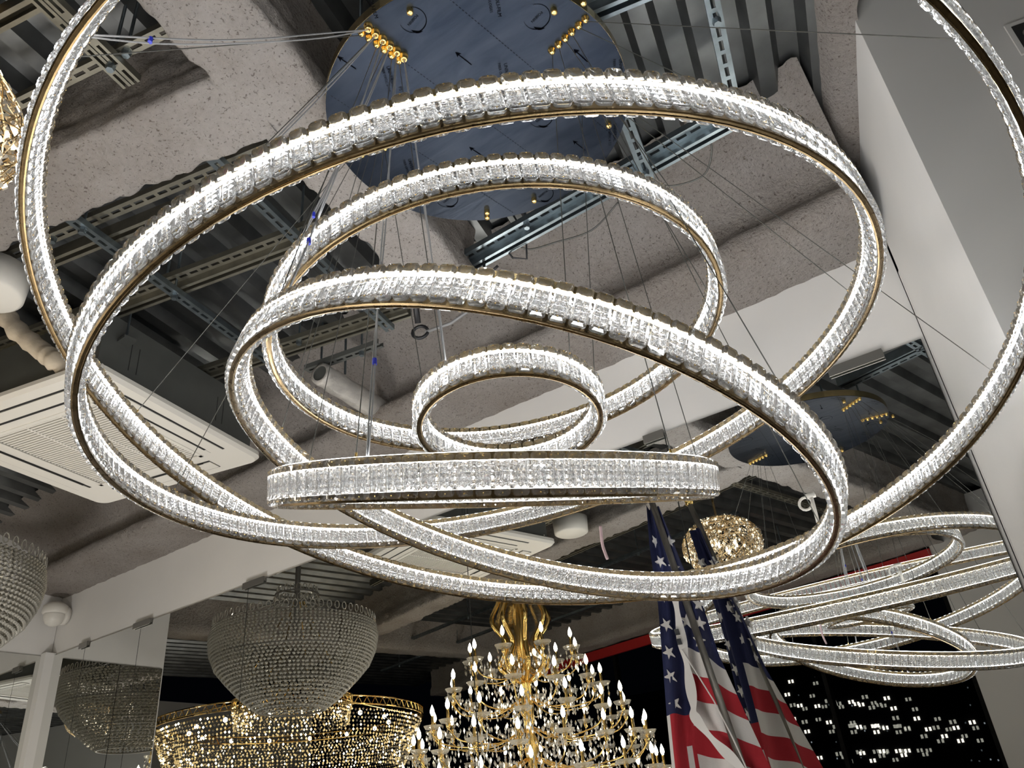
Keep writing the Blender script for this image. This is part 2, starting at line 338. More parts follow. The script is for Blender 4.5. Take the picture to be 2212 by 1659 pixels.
# window wall behind the camera (seen in the mirrors)
wn = MB()
for k in range(6):
    u = 1.36+k*1.25
    wn.gbox(u-0.02, u+0.02, -1.80, -1.74, -EYE, 1.80, M['mullion'])
wn.gbox(1.33, 8.9, -1.80, -1.74, -EYE, -EYE+0.08, M['mullion'])
wo = struct('window_1', wn)
gp = MB(); gp.gbox(1.33, 8.9, -1.765, -1.755, -EYE, 1.85, M['night_glass']); gp.build('pane', wo)
rs = MB(); rs.gbox(1.33, 6.2, -1.715, -1.68, 1.70, 1.80, M['red']); tag(rs.build('red_fascia'), 'red fascia strip along the head of the dark windows, seen in the mirrors', 'fascia')

# ================================================================== STEEL CHANNELS UNDER THE DECK
def strut(a, b, z, style, label, rods=(), name='strut_channel', w=0.041, h=0.024, matn=None, ax=None):
    if ax is None: A = G(a[0], a[1], z); B = G(b[0], b[1], z)
    else: A = Vector((a[0], a[1], z)); B = Vector((b[0], b[1], z))
    X = (B-A).normalized(); Y = Vector((0, 0, 1)).cross(X); Z = Vector((0, 0, 1)); Ln = (B-A).length
    o = empty(name, A, label, 'steel channel', 'slotted steel channels under the deck')
    mt = M[matn or ('zinc' if style == 'slot' else 'oldzinc')]; mb = MB()
    def bx(s0, s1, y0, y1, z0, z1): mb.box(X*((s0+s1)/2)+Y*((y0+y1)/2)+Z*((z0+z1)/2), s1-s0, y1-y0, z1-z0, mt, (X, Y, Z))
    t = 0.0025
    if style == 'slot':
        bx(0, Ln, -w/2, -w*0.15, 0, t); bx(0, Ln, w*0.15, w/2, 0, t)
        s = 0.0
        while s < Ln-0.02:
            bx(s, s+0.015, -w*0.15, w*0.15, 0, t); s += 0.050
        bx(0, Ln, -w/2, -w/2+t, t, h); bx(0, Ln, w/2-t, w/2, t, h)
    elif style == 'double':
        for k in (-1, 1):
            y = k*w*0.52
            bx(0, Ln, y-w*0.46, y-w*0.16, 0, t); bx(0, Ln, y+w*0.16, y+w*0.46, 0, t)
            s = 0.01
            while s < Ln-0.02:
                bx(s, s+0.020, y-w*0.16, y+w*0.16, 0, t); s += 0.085
            bx(0, Ln, y-w*0.46, y-w*0.46+t, t, h); bx(0, Ln, y+w*0.46-t, y+w*0.46, t, h)
    else:
        hh = h*1.9
        bx(0, Ln, -w/2, -w*0.2, 0, 0.006); bx(0, Ln, w*0.2, w/2, 0, 0.006)
        bx(0, Ln, -w/2, -w/2+t, 0.006, hh); bx(0, Ln, w/2-t, w/2, 0.006, hh); bx(0, Ln, -w/2, w/2, hh, hh+t)
    mb.build('channel', o)
    for r in rods:
        q = MB(); p = X*r
        q.tube([p+Z*(-0.012), p+Z*(DZ-z+0.02)], 0.005, M['zinc'], 8)
        q.lathe([(0.0001, -0.02), (0.011, -0.02), (0.013, -0.008), (0.013, 0.0), (0.0001, 0.0)], M['zinc'], 6, p)
        q.build('threaded_rod', o)
    return o
strut((4.2, 0.965), (1.17, 0.965), 1.93, 'slot', 'slotted channel running into the lit crossbeam, behind the tied cord at top left', (2.85, 2.1), matn='oldzinc', w=0.034)
strut((1.392, -1.0), (1.392, 1.033), 1.89, 'double', 'bright twin slotted channel at top left, cut end below the tied grey cord', (1.96,), w=0.03)
strut((4.2, 0.77), (1.17, 0.77), 1.94, 'lip', 'smooth olive channel in the top left corner')
strut((4.4, 1.812), (1.17, 1.80), 1.95, 'slot', 'thin slotted channel along the upper side of the long olive channel at left', (2.4, 1.2), matn='oldzinc')
strut((4.4, 1.852), (1.17, 1.84), 1.92, 'lip', 'long smooth olive channel crossing the dark deck left of the middle ring')
strut((1.378, 1.29), (1.378, 2.42), 1.88, 'slot', 'bluish slotted channel running from the lit beam down to the middle ring', (0.5,))
strut((1.955, 1.29), (1.955, 2.50), 1.88, 'slot', 'bluish slotted channel behind the left arc of the second widest ring', (0.1, 0.52))
strut((4.2, 1.43), (1.17, 1.43), 1.95, 'slot', 'dark slotted channel close under the long lit beam at left', (2.05,), matn='oldzinc')
strut((4.2, 1.512), (1.17, 1.512), 1.93, 'lip', 'smooth olive channel just below the dark slotted one at left')
strut((-0.145, 0.9), (-0.145, 1.93), 1.93, 'slot', 'bright slotted channel running up the deck beside the column at top right', (0.69,))
strut((0.176, 1.66), (0.176, 2.10), 1.88, 'slot', 'short slotted channel beside the lower right rim of the blue canopy', (0.36,))
strut((-1.45, 1.93), (-0.30, 1.93), 1.95, 'slot', 'thin slotted channel just above the silver channel below the blue canopy', (0.3,), ax=1)
strut((-1.45, 1.97), (-0.30, 1.97), 1.92, 'lip', 'silver smooth channel crossing below the blue canopy', ax=1, matn='zinc')
strut((0.30, 1.43), (-0.9, 1.43), 1.93, 'lip', 'smooth channel at the upper right rim of the blue canopy', matn='zinc')
strut((0.30, 1.37), (-0.9, 1.37), 1.94, 'slot', 'slotted channel at the top edge, right of the blue canopy')
strut((3.3, 2.37), (1.28, 2.37), 1.94, 'slot', 'slotted channel seen inside the tilted ring, above the wrapped pipe', (1.5,), matn='oldzinc')
strut((3.3, 2.41), (1.28, 2.41), 1.92, 'lip', 'smooth olive channel seen inside the tilted ring, above the wrapped pipe')
strut((1.90, 2.57), (1.50, 2.55), 1.92, 'slot', 'short black channel hung over the open pipe end inside the tilted ring', (0.08, 0.3), matn='acbody')
for k, (u, v) in enumerate([(6.2, -0.2), (5.2, 0.4), (3.0, 0.3), (4.2, -0.6), (2.4, -0.9)]):
    strut((u+1.4, v), (u-1.2, v), 1.93, 'slot', ['farthest slotted channel behind the camera, mirrored over the grey basket', 'slotted channel mirrored beside the second air conditioner reflection', 'slotted channel mirrored over the gold wire ball', 'slotted channel mirrored near the window head', 'slotted channel mirrored above the flag pole'][k], (0.4, 1.6))

# ================================================================== CANOPY OF THE BIG CHANDELIER
CC = Vector((-0.87535, 1.28411, 1.75)); CR = 0.419
can = empty('ceiling_canopy', CC, 'large round ceiling canopy in blue printed protective film, gold bolts holding the cables', 'canopy')
mb = MB(); mb.lathe([(0.0001, 0.0), (CR*0.5, 0.0), (CR, 0.0), (CR, 0.002)], M['film'], 96); mb.build('film_face', can)
mb = MB(); mb.lathe([(CR-0.001, 0.002), (CR+0.0003, 0.0022), (CR+0.0005, 0.035), (CR-0.01, 0.037), (0.001, 0.037)], M['gold_rail'], 96, ); mb.smooth = False; mb.build('rim', can)
mb = MB(); mb.lathe([(0.001, 0.038), (0.30, 0.038), (0.30, 0.085), (0.001, 0.085)], M['black'], 40); mb.build('junction_box', can)
for s in (-1, 1):
    for q in (-1, 1):
        mb = MB(); mb.tube([Uv*(0.25*s)+Vv*(0.22*q)+Vector((0, 0, 0.03)), Uv*(0.25*s)+Vv*(0.22*q)+Vector((0, 0, 0.40))], 0.005, M['zinc'], 8); mb.build('hanging_rod', can)
def loc_uv(u, v, z=0): return Uv*u + Vv*v + Vector((0, 0, z))
gland = MB(); gland.lathe([(0.0115, 0), (0.0115, -0.006), (0.0095, -0.007), (0.0095, -0.016), (0.0075, -0.019), (0.0045, -0.019), (0.0045, -0.008), (0.0001, -0.008)], M['bright_gold'], 12)
bolt = MB(); bolt.lathe([(0.0105, 0), (0.0105, -0.003), (0.007, -0.006), (0.007, -0.012), (0.0025, -0.014), (0.0001, -0.014)], M['bright_gold'], 12)
gpr = gland.build('cord_grip', can, True); bpr = bolt.build('cable_bolt', can, True)
gp_used = bp_used = False
RAD = [0.405, 0.382, 0.358, 0.335, 0.311, 0.287]
AZ = [-97.2, -10.6, 33.0, -160.0]
def bolt_at(pr, used, p):
    if not used: pr.location = p; return pr
    return link_copy(pr, pr.name.split('.')[0], can, Matrix.Translation(p))
bolts = {}
for j, az in enumerate(AZ):
    for i, r in enumerate(RAD):
        p = Vector((r*math.cos(math.radians(az)), r*math.sin(math.radians(az)), 0)); bolts[(j, i)] = CC+p+Vector((0, 0, -0.013))
        bolt_at(bpr, bp_used, p); bp_used = True
for i, r in enumerate(RAD):
    p = Vector((r*math.cos(math.radians(-93.6)), r*math.sin(math.radians(-93.6)), 0)); bolts[('c', i)] = CC+p+Vector((0, 0, -0.015))
    bolt_at(gpr, gp_used, p); gp_used = True
scr = MB(); scr.lathe([(0.0085, 0), (0.0085, -0.012), (0.006, -0.016), (0.0001, -0.016)], M['bright_gold'], 12); spr = scr.build('mounting_nut', can, True)
first = True
for (u, v) in [(0.011, -0.379), (-0.305, -0.226), (-0.325, 0.183), (-0.022, 0.371), (0.133, 0.352), (0.142, 0.372), (-0.378, -0.217)]:
    p = loc_uv(u, v)
    if first: spr.location = p; first = False
    else: link_copy(spr, 'mounting_nut', can, Matrix.Translation(p))
# printing on the film
def text(body, u, v, dirv, size, name='lettering', ax='LEFT', ay='BOTTOM'):
    c = bpy.data.curves.new(name, 'FONT'); c.body = body; c.size = size; c.align_x = ax; c.align_y = ay; c.resolution_u = 2
    c.materials.append(M['ink']); o = bpy.data.objects.new(name, c); COL.objects.link(o); o.parent = can
    t = dirv.normalized(); n = Vector((0, 0, -1)); y = n.cross(t)
    p = loc_uv(u, v, -0.0012)
    me = bpy.data.meshes.new_from_object(o); me.name = name; bpy.data.objects.remove(o)
    o = bpy.data.objects.new(name, me); COL.objects.link(o); o.parent = can
    o.matrix_local = Matrix(((t.x, y.x, n.x, p.x), (t.y, y.y, n.y, p.y), (t.z, y.z, n.z, p.z), (0, 0, 0, 1)))
    return o
dt = Uv*0.30+Vv*0.95; dA = Uv*0.37-Vv*0.93
dt = Uv*0.27+Vv*0.963; dA = Uv*0.37-Vv*0.93; dP = Uv*0.91+Vv*0.41
for (u1, v1, u2, v2) in [(0.146, -0.266, 0.158, -0.272), (-0.131, -0.139, -0.118, -0.146), (-0.41, -0.016, -0.396, -0.022), (0.252, 0.040, 0.266, 0.036), (-0.335, 0.190, -0.322, 0.186)]:
    text('UNIVERSAL', u1, v1, dt, 0.0135); text('FIBER OPTIC & CO', u2, v2, dt, 0.0100)
text('PS', 0.150, -0.196, dt, 0.0135); text('PS', -0.129, -0.066, dt, 0.0135)
text('POLI-FILM', -0.171, -0.268, dt, 0.0135, ax='RIGHT'); text('TECHNOLOGIES', -0.159, -0.287, dt, 0.0095, ax='RIGHT')
text('POLI-FILM', 0.101, -0.396, dt, 0.0135, ax='RIGHT')
ink = MB()
def ring_arc(c, R, a0, a1, wd0, wd1, n=40):
    vs = []; 
    for i in range(n+1):
        t = i/n; a = a0+(a1-a0)*t; wd = wd0+(wd1-wd0)*abs(2*t-1)
        for rr in (R-wd/2, R+wd/2): vs.append(loc_uv(c[0], c[1], -0.0011)+(dP*math.cos(a)+dA.normalized()*math.sin(a))*rr)
    ink.add(vs, [(2*i, 2*i+1, 2*i+3, 2*i+2) for i in range(n)], M['ink'])
def lens(c, L, Hh, d):
    d = d.normalized(); p = Vector((0, 0, -1)).cross(d); vs = []
    n = 12
    for i in range(n+1):
        t = i/n*2-1; vs.append(loc_uv(c[0], c[1], -0.0011)+d*(t*L/2)+p*((1-t*t)*Hh)); vs.append(loc_uv(c[0], c[1], -0.0011)+d*(t*L/2)+p*((1-t*t)*Hh*0.2))
    ink.add(vs, [(2*i, 2*i+1, 2*i+3, 2*i+2) for i in range(n)], M['ink'])
for c in [(0.018, -0.352), (-0.260, -0.226), (0.30, -0.06), (-0.158, 0.075), (-0.055, 0.365), (0.222, 0.246)]:
    ring_arc(c, 0.034, -0.35*PI+PI, 1.15*PI+PI, 0.0024, 0.0008); lens((c[0]+0.004, c[1]+0.030), 0.030, -0.008, Uv*-0.85+Vv*0.5)
    ink.build('printed_circle', can); ink = MB()
    text('POIIFIIN', c[0], c[1], dP, 0.0105, ax='CENTER', ay='CENTER')
def arrow(u, v):
    d = dA.normalized(); p = Vector((0, 0, 1)).cross(d); h = loc_uv(u, v, -0.0011); t = h-d*0.058
    ink.add([t+p*0.0013, t-p*0.0013, h-d*0.012-p*0.0013, h-d*0.012+p*0.0013], [(0, 1, 2, 3)], M['ink'])
    ink.add([h, h-d*0.016+p*0.0075, h-d*0.012, h-d*0.016-p*0.0075], [(0, 1, 2), (0, 2, 3)], M['ink'])
    ink.build('printed_arrow', can); ink.__init__()
for a in [(-0.035, -0.225), (0.238, -0.346), (-0.313, -0.097), (0.069, 0.081), (-0.212, 0.197)]: arrow(*a)
def dashes(u, v):
    d = dA.normalized(); p = Vector((0, 0, 1)).cross(d)
    for i in range(-80, 80):
        q = loc_uv(u, v, -0.0011)+d*(i*0.0105)
        if Vector((q.x, q.y)).length > CR-0.012: continue
        ink.add([q+p*0.0007, q-p*0.0007, q-p*0.0007+d*0.006, q+p*0.0007+d*0.006], [(0, 1, 2, 3)], M['ink'])
for a in [(-0.14, -0.231), (0.077, -0.21), (0.31, -0.225)]:
    ink = MB(); dashes(*a); tag(ink.build('printed_dashes', can), kind='stuff')

# ================================================================== CRYSTAL RINGS
HB = 0.068
def crystal_mesh():
    # tile hanging between the rails: x along the ring, z up, y outwards; rounded corners, cut face
    W, H, T = 0.0124, HB/2-0.0004, 0.0095; c = 0.0036; b = 0.0032
    def outline(w, h, cc): return [(-w, -h+cc), (-w+cc, -h), (w-cc, -h), (w, -h+cc), (w, h-cc), (w-cc, h), (-w+cc, h), (-w, h-cc)]
    o0 = outline(W, H, c); o1 = outline(W-b, H-b, c*0.8); zc = HB/2
    vs = [(x, 0.0, z+zc) for x, z in o0] + [(x, T*0.62, z+zc) for x, z in o0] + [(x, T, z+zc) for x, z in o1]
    fs = [tuple(range(7, -1, -1))] + [(i, (i+1) % 8, 8+(i+1) % 8, 8+i) for i in range(8)] + [(8+i, 8+(i+1) % 8, 16+(i+1) % 8, 16+i) for i in range(8)]
    hz = H*0.34; k = len(vs)
    # crossing cuts: ridges meet in the middle, side facets fall away
    vs += [(0, T*0.38, zc), (-(W-b), T*0.80, zc), (W-b, T*0.80, zc), (0, T*0.92, zc+hz*1.6), (0, T*0.92, zc-hz*1.6)]
    C, Lm, Rm, Tp, Bt = k, k+1, k+2, k+3, k+4
    q = [16+i for i in range(8)]    # 0 left-low,1 low-left,2 low-right,3 right-low,4 right-high,5 high-right,6 high-left,7 left-high
    fs += [(q[1], q[2], Bt), (q[2], q[3], Bt), (q[0], q[1], Bt), (q[3], Rm, C), (q[3], C, Bt), (q[0], Bt, C), (q[0], C, Lm),
           (q[5], q[6], Tp), (q[4], q[5], Tp), (q[6], q[7], Tp), (q[4], C, Rm), (q[4], Tp, C), (q[7], C, Tp), (q[7], Lm, C)]
    # small pyramids cut into the back
    fs.pop(0); g0 = len(vs); nx, nz = 2, 5
    xs_ = [-(W-0.002)+(2*(W-0.002))*i/nx for i in range(nx+1)]; zs_ = [-(H-0.0120)+(2*(H-0.0120))*i/nz for i in range(nz+1)]
    for z in zs_:
        for x in xs_: vs.append((x, 0.0, z+zc))
    for j in range(nz):
        for i in range(nx):
            a, b2, c2, d2 = g0+j*(nx+1)+i, g0+j*(nx+1)+i+1, g0+(j+1)*(nx+1)+i+1, g0+(j+1)*(nx+1)+i
            vs.append(((xs_[i]+xs_[i+1])/2, 0.0030, (zs_[j]+zs_[j+1])/2+zc)); e = len(vs)-1
            fs += [(a, b2, e), (b2, c2, e), (c2, d2, e), (d2, a, e)]
    e0 = [g0+i for i in range(nx+1)]; e1 = [g0+nz*(nx+1)+i for i in range(nx+1)]; eL = [g0+j*(nx+1) for j in range(nz+1)]; eR = [g0+j*(nx+1)+nx for j in range(nz+1)]
    fs += [tuple([1, 2]+e0[::-1]), tuple([5, 6]+e1), tuple([3, 4]+eR[::-1]), tuple([7, 0]+eL), (2, 3, eR[0]), (0, 1, eL[0]), (4, 5, eR[-1]), (6, 7, eL[-1])]
    me = bpy.data.meshes.new('crystal'); me.from_pydata(vs, [], fs); me.update(); me.materials.append(M['crystal'])
    bm = bmesh.new(); bm.from_mesh(me); bmesh.ops.recalc_face_normals(bm, faces=bm.faces); bm.to_mesh(me); bm.free()
    return me
CRY = crystal_mesh()
RINGS = [  # centre, normal (x, y), radius, cable azimuths
    ('R1', (-0.8416, 1.2837, 0.8663), (0.007, 0.2733), 1.0313, (-101.6, -11.8, 32.1, -159.0), 'widest lit crystal ring, running out of the top of the picture on both sides'),
    ('R2', (-0.8757, 1.2642, 0.8162), (-0.0969, -0.0916), 0.8228, (-110.0, -12.0, 29.4, -160.0), 'second widest lit crystal ring, its near arc crossing in front of the blue canopy'),
    ('R4', (-0.8437, 1.2544, 0.6133), (0.2661, 0.2199), 0.603, (-100.0, -14.0, 36.0, -158.0), 'steeply tilted crystal ring dropping to the right, in front of the flag'),
    ('R3', (-0.8683, 1.2719, 0.9769), (-0.0588, -0.0137), 0.5097, (-108.0, -4.0, 34.0, -160.0), 'highest crystal ring, nearly level, just below the blue canopy'),
    ('R6', (-0.9087, 1.2582, 0.6067), (0.2685, -0.2579), 0.4391, (-86.0, -8.0, 40.0, -158.0), 'crystal ring seen edge-on as a straight band in the middle'),
    ('R5', (-0.8518, 1.2576, 0.762), (-0.0394, 0.0874), 0.194, (-97.0, -12.0, 40.0, -165.0), 'smallest crystal ring, just above the straight edge-on band')]
def annulus(mb, r0, r1, z, down, m, n):
    vs = []
    for i in range(n):
        a = 2*PI*i/n
        for r in (r0, r1): vs.append((r*math.cos(a), r*math.sin(a), z))
    fs = []
    for i in range(n):
        j = (i+1) % n; f = (2*i, 2*i+1, 2*j+1, 2*j); fs.append(f if not down else f[::-1])
    mb.add(vs, fs, m)
for idx, (key, c, nn, R, azs, lab) in enumerate(RINGS):
    n = Vector((nn[0], nn[1], 1)).normalized(); q = Vector((0, 0, 1)).rotation_difference(n)
    root = empty('crystal_ring', c, lab, 'chandelier ring', 'lit crystal rings of the big chandelier', q)
    Wm = Matrix.Translation(Vector(c)) @ q.to_matrix().to_4x4(); Wi = Wm.inverted()
    N = max(64, int(R*150)); hw = 0.0052
    mb = MB(); mb.lathe([(R-hw-0.0004, -0.0030), (R-hw*0.55, -0.0036), (R-hw*0.5, -0.0022), (R+hw*0.5, -0.0022), (R+hw*0.55, -0.0036), (R+hw+0.0004, -0.0030), (R+hw, 0.0110), (R-hw, 0.0110)], M['gold'], N, closed=True); mb.build('bottom_rail', root, False)
    mb = MB(); mb.lathe([(R-hw, HB-0.0115), (R+hw, HB-0.0115), (R+hw, HB+0.001), (R-hw, HB+0.001)], M['gold_rail'], N, closed=True); mb.build('top_rail', root, False)
    mb = MB(); annulus(mb, R-0.0031, R+0.0031, HB-0.0119, True, M['led'], N); annulus(mb, R-0.0032, R+0.0032, 0.0114, False, M['led'], N); mb.build('led_strip', root)
    mb = MB(); annulus(mb, R-0.0040, R+0.0040, HB+0.0016, False, M['fill_uplight'], N); mb.build('added_uplight', root)  # unseen glowing band added on the top rail as room fill
    mb = MB()
    pts = []
    for side, rad in ((1, R+hw+0.0006), (-1, R-hw-0.0006)):
        cnt = int(round(2*PI*(rad+side*0.004)/0.0292))
        for i in range(cnt):
            a = 2*PI*(i+0.5*(idx % 2))/cnt
            x = Vector((-math.sin(a), math.cos(a), 0))*(-side); y = Vector((math.cos(a), math.sin(a), 0))*side
            o = Vector((math.cos(a), math.sin(a), 0))*rad
            pts.append(Matrix(((x.x, y.x, 0, o.x), (x.y, y.y, 0, o.y), (x.z, y.z, 1, 0), (0, 0, 0, 1))))
            for z in (0.0048, HB-0.0045):          # little gold screw heads that hold each tile
                p = o+y*0.0086+Vector((0, 0, z)); mb.add(octa(p, 0.0016), OCTF, M['bright_gold'])
    tag(mb.build('tile_screws', root), kind='stuff')
    # the 300 tiles nearest the camera are parts, the rest of a long ring is one mass
    pts.sort(key=lambda m_: (Wm @ m_.translation).length)
    for m_ in pts[:300]:
        o = bpy.data.objects.new('crystal', CRY); COL.objects.link(o); o.parent = root; o.matrix_local = m_
    if len(pts) > 300:
        mb = MB(); bv = [v.co.copy() for v in CRY.vertices]; bf = [tuple(p.vertices) for p in CRY.polygons]
        for m_ in pts[300:]: mb.add([m_ @ v for v in bv], bf, M['crystal'])
        tag(mb.build('crystals', root), kind='stuff')
    # hanging cables and the clear power cord
    for j, az in enumerate(azs):
        a = math.radians(az); dd = Vector((math.cos(a), math.sin(a), 0)); 
        h = Vector((dd.x, dd.y, -(n.x*dd.x+n.y*dd.y)/n.z)).normalized(); top = Vector(c)+n*HB+h*R
        b = bolts[(j, idx if key != 'x' else 0)]
        mb = MB(); k = 2; mid = []
        mb.tube([Wi @ b, Wi @ top], 0.0011, M['cable'], 5)
        mb.tube([Wi @ top, Wi @ (top+(b-top).normalized()*0.010)], 0.0022, M['bright_gold'], 6)
        mb.build('cable', root)
    a = math.radians(azs[0]+3.0); dd = Vector((math.cos(a), math.sin(a), 0)); h = Vector((dd.x, dd.y, -(n.x*dd.x+n.y*dd.y)/n.z)).normalized(); top = Vector(c)+n*HB+h*R
    b = bolts[('c', idx)]; mb = MB()
    side = (top-b).cross(Vector((0, 0, 1))).normalized()
    for s, sag in ((0.003, 0.02), (-0.003, 0.035)):
        P = []
        for i in range(15):
            t = i/14; p = b.lerp(top, t); p = p+Vector((0, 0, -sag*4*t*(1-t)*(1.0 if R > 0.3 else 0.1)))+side*(s*math.sin(t*9+s*900)+0.01*math.sin(3*t)*sag*20*t*(1-t)); P.append(Wi @ p)
        mb.tube(P, 0.0017, M['cord'], 5)
    pc = mb.build('power_cord', root)
    t = 0.82; p = b.lerp(top, t)+Vector((0, 0, -0.0275*4*t*(1-t)))
    mb = MB(); mb.tube([Wi @ (p+Vector((0, 0, -0.006))), Wi @ (p+Vector((0, 0, 0.006)))], 0.0042, M['tie'], 8); tag(mb.build('cable_tie', root), 'blue cable tie')

# ================================================================== CEILING CASSETTE AIR CONDITIONER
ZC = 1.62; cu, cv, hs = 2.725, 2.245, 0.487
ac = empty('air_conditioner', G(cu, cv, ZC), 'white ceiling cassette air conditioner with slatted grille, hanging at left behind the rings', 'air conditioner')
def abox(mb, a0, a1, b0, b1, z0, z1, m): mb.box(Uv*((a0+a1)/2)+Vv*((b0+b1)/2)+Vector((0, 0, (z0+z1)/2)), a1-a0, b1-b0, z1-z0, m, (Uv, Vv, Vector((0, 0, 1))))
def rrect(h, r, n=5):
    P = []
    for sx, sy, a0 in ((1, 1, 0), (-1, 1, 90), (-1, -1, 180), (1, -1, 270)):
        for i in range(n+1):
            a = math.radians(a0+90*i/n); P.append((sx*(h-r)+r*math.cos(a), sy*(h-r)+r*math.sin(a)))
    return P
def rr_slab(mb, h, r, z0, z1, m, hole=None, h2=None):
    o = rrect(h, r); k = len(o); o2 = rrect(h2 or h, r)
    if hole:
        i_ = rrect(hole, 0.01)
        vs = [Uv*x+Vv*y+Vector((0, 0, z0)) for x, y in o] + [Uv*x+Vv*y+Vector((0, 0, z0)) for x, y in i_] + [Uv*x+Vv*y+Vector((0, 0, z1)) for x, y in o2] + [Uv*x+Vv*y+Vector((0, 0, z1)) for x, y in i_]
        fs = []
        for a in range(k):
            b = (a+1) % k; fs += [(a, b, k+b, k+a), (a, 2*k+a, 2*k+b, b), (k+a, k+b, 3*k+b, 3*k+a), (2*k+a, 3*k+a, 3*k+b, 2*k+b)]
        mb.add(vs, fs, m)
    else:
        vs = [Uv*x+Vv*y+Vector((0, 0, z0)) for x, y in o] + [Uv*x+Vv*y+Vector((0, 0, z1)) for x, y in o2]
        mb.add(vs, [tuple(range(k)), tuple(range(2*k-1, k-1, -1))]+[(a, k+a, k+(a+1) % k, (a+1) % k) for a in range(k)], m)
mb = MB(); rr_slab(mb, hs-0.012, 0.05, 0.0, 0.016, M['white'], hole=0.288, h2=hs); rr_slab(mb, hs, 0.055, 0.016, 0.034, M['white'], hole=0.288); mb.build('panel', ac)
mb = MB(); abox(mb, -0.44, 0.44, -0.44, 0.44, 0.034, 0.30, M['acbody'])
for s in (-0.30, -0.26, 0.20, 0.24): abox(mb, -0.4405, -0.44, s, s+0.004, 0.10, 0.22, M['dark']); abox(mb, s, s+0.004, -0.4405, -0.44, 0.10, 0.22, M['dark'])
for s in (-0.42, -0.1, 0.3): abox(mb, -0.442, -0.44, s, s+0.008, 0.06, 0.068, M['white']); abox(mb, s, s+0.008, -0.442, -0.44, 0.06, 0.068, M['white'])
mb.build('housing', ac)
mb = MB(); abox(mb, -0.285, 0.285, -0.285, 0.285, 0.030, 0.034, M['dark']); mb.build('grille_backing', ac)
sl = MB(); abox(sl, -0.282, 0.282, -0.0040, 0.0040, 0.001, 0.010, M['white'])
first = None
for i in range(36):
    v = -0.275+i*0.0157
    if first is None: first = sl.build('grille_slat', ac); first.location = Vv*v
    else: link_copy(first, 'grille_slat', ac, Matrix.Translation(Vv*v))
for a in (-0.095, 0.095, ):
    mb = MB(); abox(mb, a-0.004, a+0.004, -0.285, 0.285, -0.0005, 0.010, M['white']); mb.build('grille_rib', ac)
mb = MB()
for s in (-1, 1):
    abox(mb, -0.302, 0.302, s*0.294-0.009, s*0.294+0.009, -0.003, 0.006, M['white']); abox(mb, s*0.294-0.009, s*0.294+0.009, -0.302, 0.302, -0.003, 0.006, M['white'])
mb.build('grille_frame', ac)
for s in (-1, 1):
    for axis in (0, 1):
        mb = MB()
        lo, hi = (0.355, 0.425) if s > 0 else (-0.425, -0.355)
        def ab(p0, p1, q0, q1, z0, z1, m):
            if axis: abox(mb, p0, p1, q0, q1, z0, z1, m)
            else: abox(mb, q0, q1, p0, p1, z0, z1, m)
        ab(-0.29, 0.29, lo-0.004, hi+0.004, -0.0012, 0.0, M['dark']); ab(-0.287, 0.287, lo+0.006, hi-0.002, -0.004, -0.0012, M['white'])
        inner = lo if s > 0 else hi
        ab(-0.25, 0.25, inner-0.006, inner+0.006, -0.0045, -0.0038, M['dark']); mb.build('air_vane', ac)
for s in (-1, 1):
    for t in (-1, 1):
        mb = MB(); p = Uv*(0.46*s)+Vv*(0.35*t); mb.tube([p+Vector((0, 0, 0.20)), p+Vector((0, 0, DZ-ZC+0.02))], 0.005, M['zinc'], 6); mb.box(p+Vector((0, 0, 0.20)), 0.07, 0.05, 0.012, M['acbody']); mb.build('hanging_rod', ac)

# ================================================================== OTHER CEILING THINGS AT LEFT
mb = MB(); dr = empty('round_ceiling_fixture', (-2.70, 0.80, 1.80), 'plain white drum-shaped ceiling fixture at the left edge, above the beige wrapped hose', 'fixture')
mb.lathe([(0.0001, 0.0), (0.105, 0.0), (0.118, 0.008), (0.125, 0.11), (0.0001, 0.112)], M['white'], 40); mb.build('shade', dr, True)
mb = MB(); mb.tube([(0, 0, 0.11), (0, 0, DZ-1.80+0.03)], 0.012, M['zinc'], 10); mb.build('stem', dr)
hs_ = MB(); pts = [(-3.04, 0.96, 2.0), (-2.975, 1.025, 1.885), (-2.87, 1.09, 1.775), (-2.805, 1.115, 1.715), (-2.80, 1.16, 1.705), (-2.815, 1.21, 1.705)]
P = []; Rr = []
for i in range(len(pts)-1):
    for k in range(6):
        t = k/6; P.append(Vector(pts[i]).lerp(Vector(pts[i+1]), t)); Rr.append(0.037+0.004*math.sin(len(P)*2.1)+0.002*math.sin(len(P)*4.7))
hs_.tube(P, Rr, M['hose'], 14)
tag(hs_.build('wrapped_hose', None, True), 'beige tape-wrapped hose running from the white drum to the air conditioner', 'hose')
pp = empty('insulated_pipe', (-2.36, 2.02, 1.86), 'white foil-wrapped pipe with a grey open end, seen inside the tilted ring', 'pipe')
ax = (Vector((-0.13, 0.93, 0)).normalized()); Xx = Vector((0, 0, 1)); Yy = ax.cross(Xx)
mb = MB(); mb.lathe([(0.036, 0.0), (0.050, 0.0), (0.053, 0.02), (0.049, 0.06), (0.056, 0.10), (0.052, 0.18), (0.056, 0.26), (0.056, 0.5)], M['pipewrap'], 20, (0, 0, 0), (Xx, Yy, ax)); mb.build('wrapping', pp, True)
mb = MB(); mb.lathe([(0.0001, 0.006), (0.036, 0.006), (0.036, 0.0)], M['acbody'], 20, (0, 0, 0), (Xx, Yy, ax)); mb.build('open_end', pp)
mb = MB(); mb.tube([(0.0, 0.15, 0.06), (0, 0.15, DZ-1.86+0.02)], 0.006, M['zinc'], 6); mb.build('hanger', pp)
cdt = MB(); cdt.tube([(-1.74, 1.96, 2.16), (-1.80, 2.04, 1.97), (-1.83, 2.085, 1.91)], 0.013, M['black'], 10)
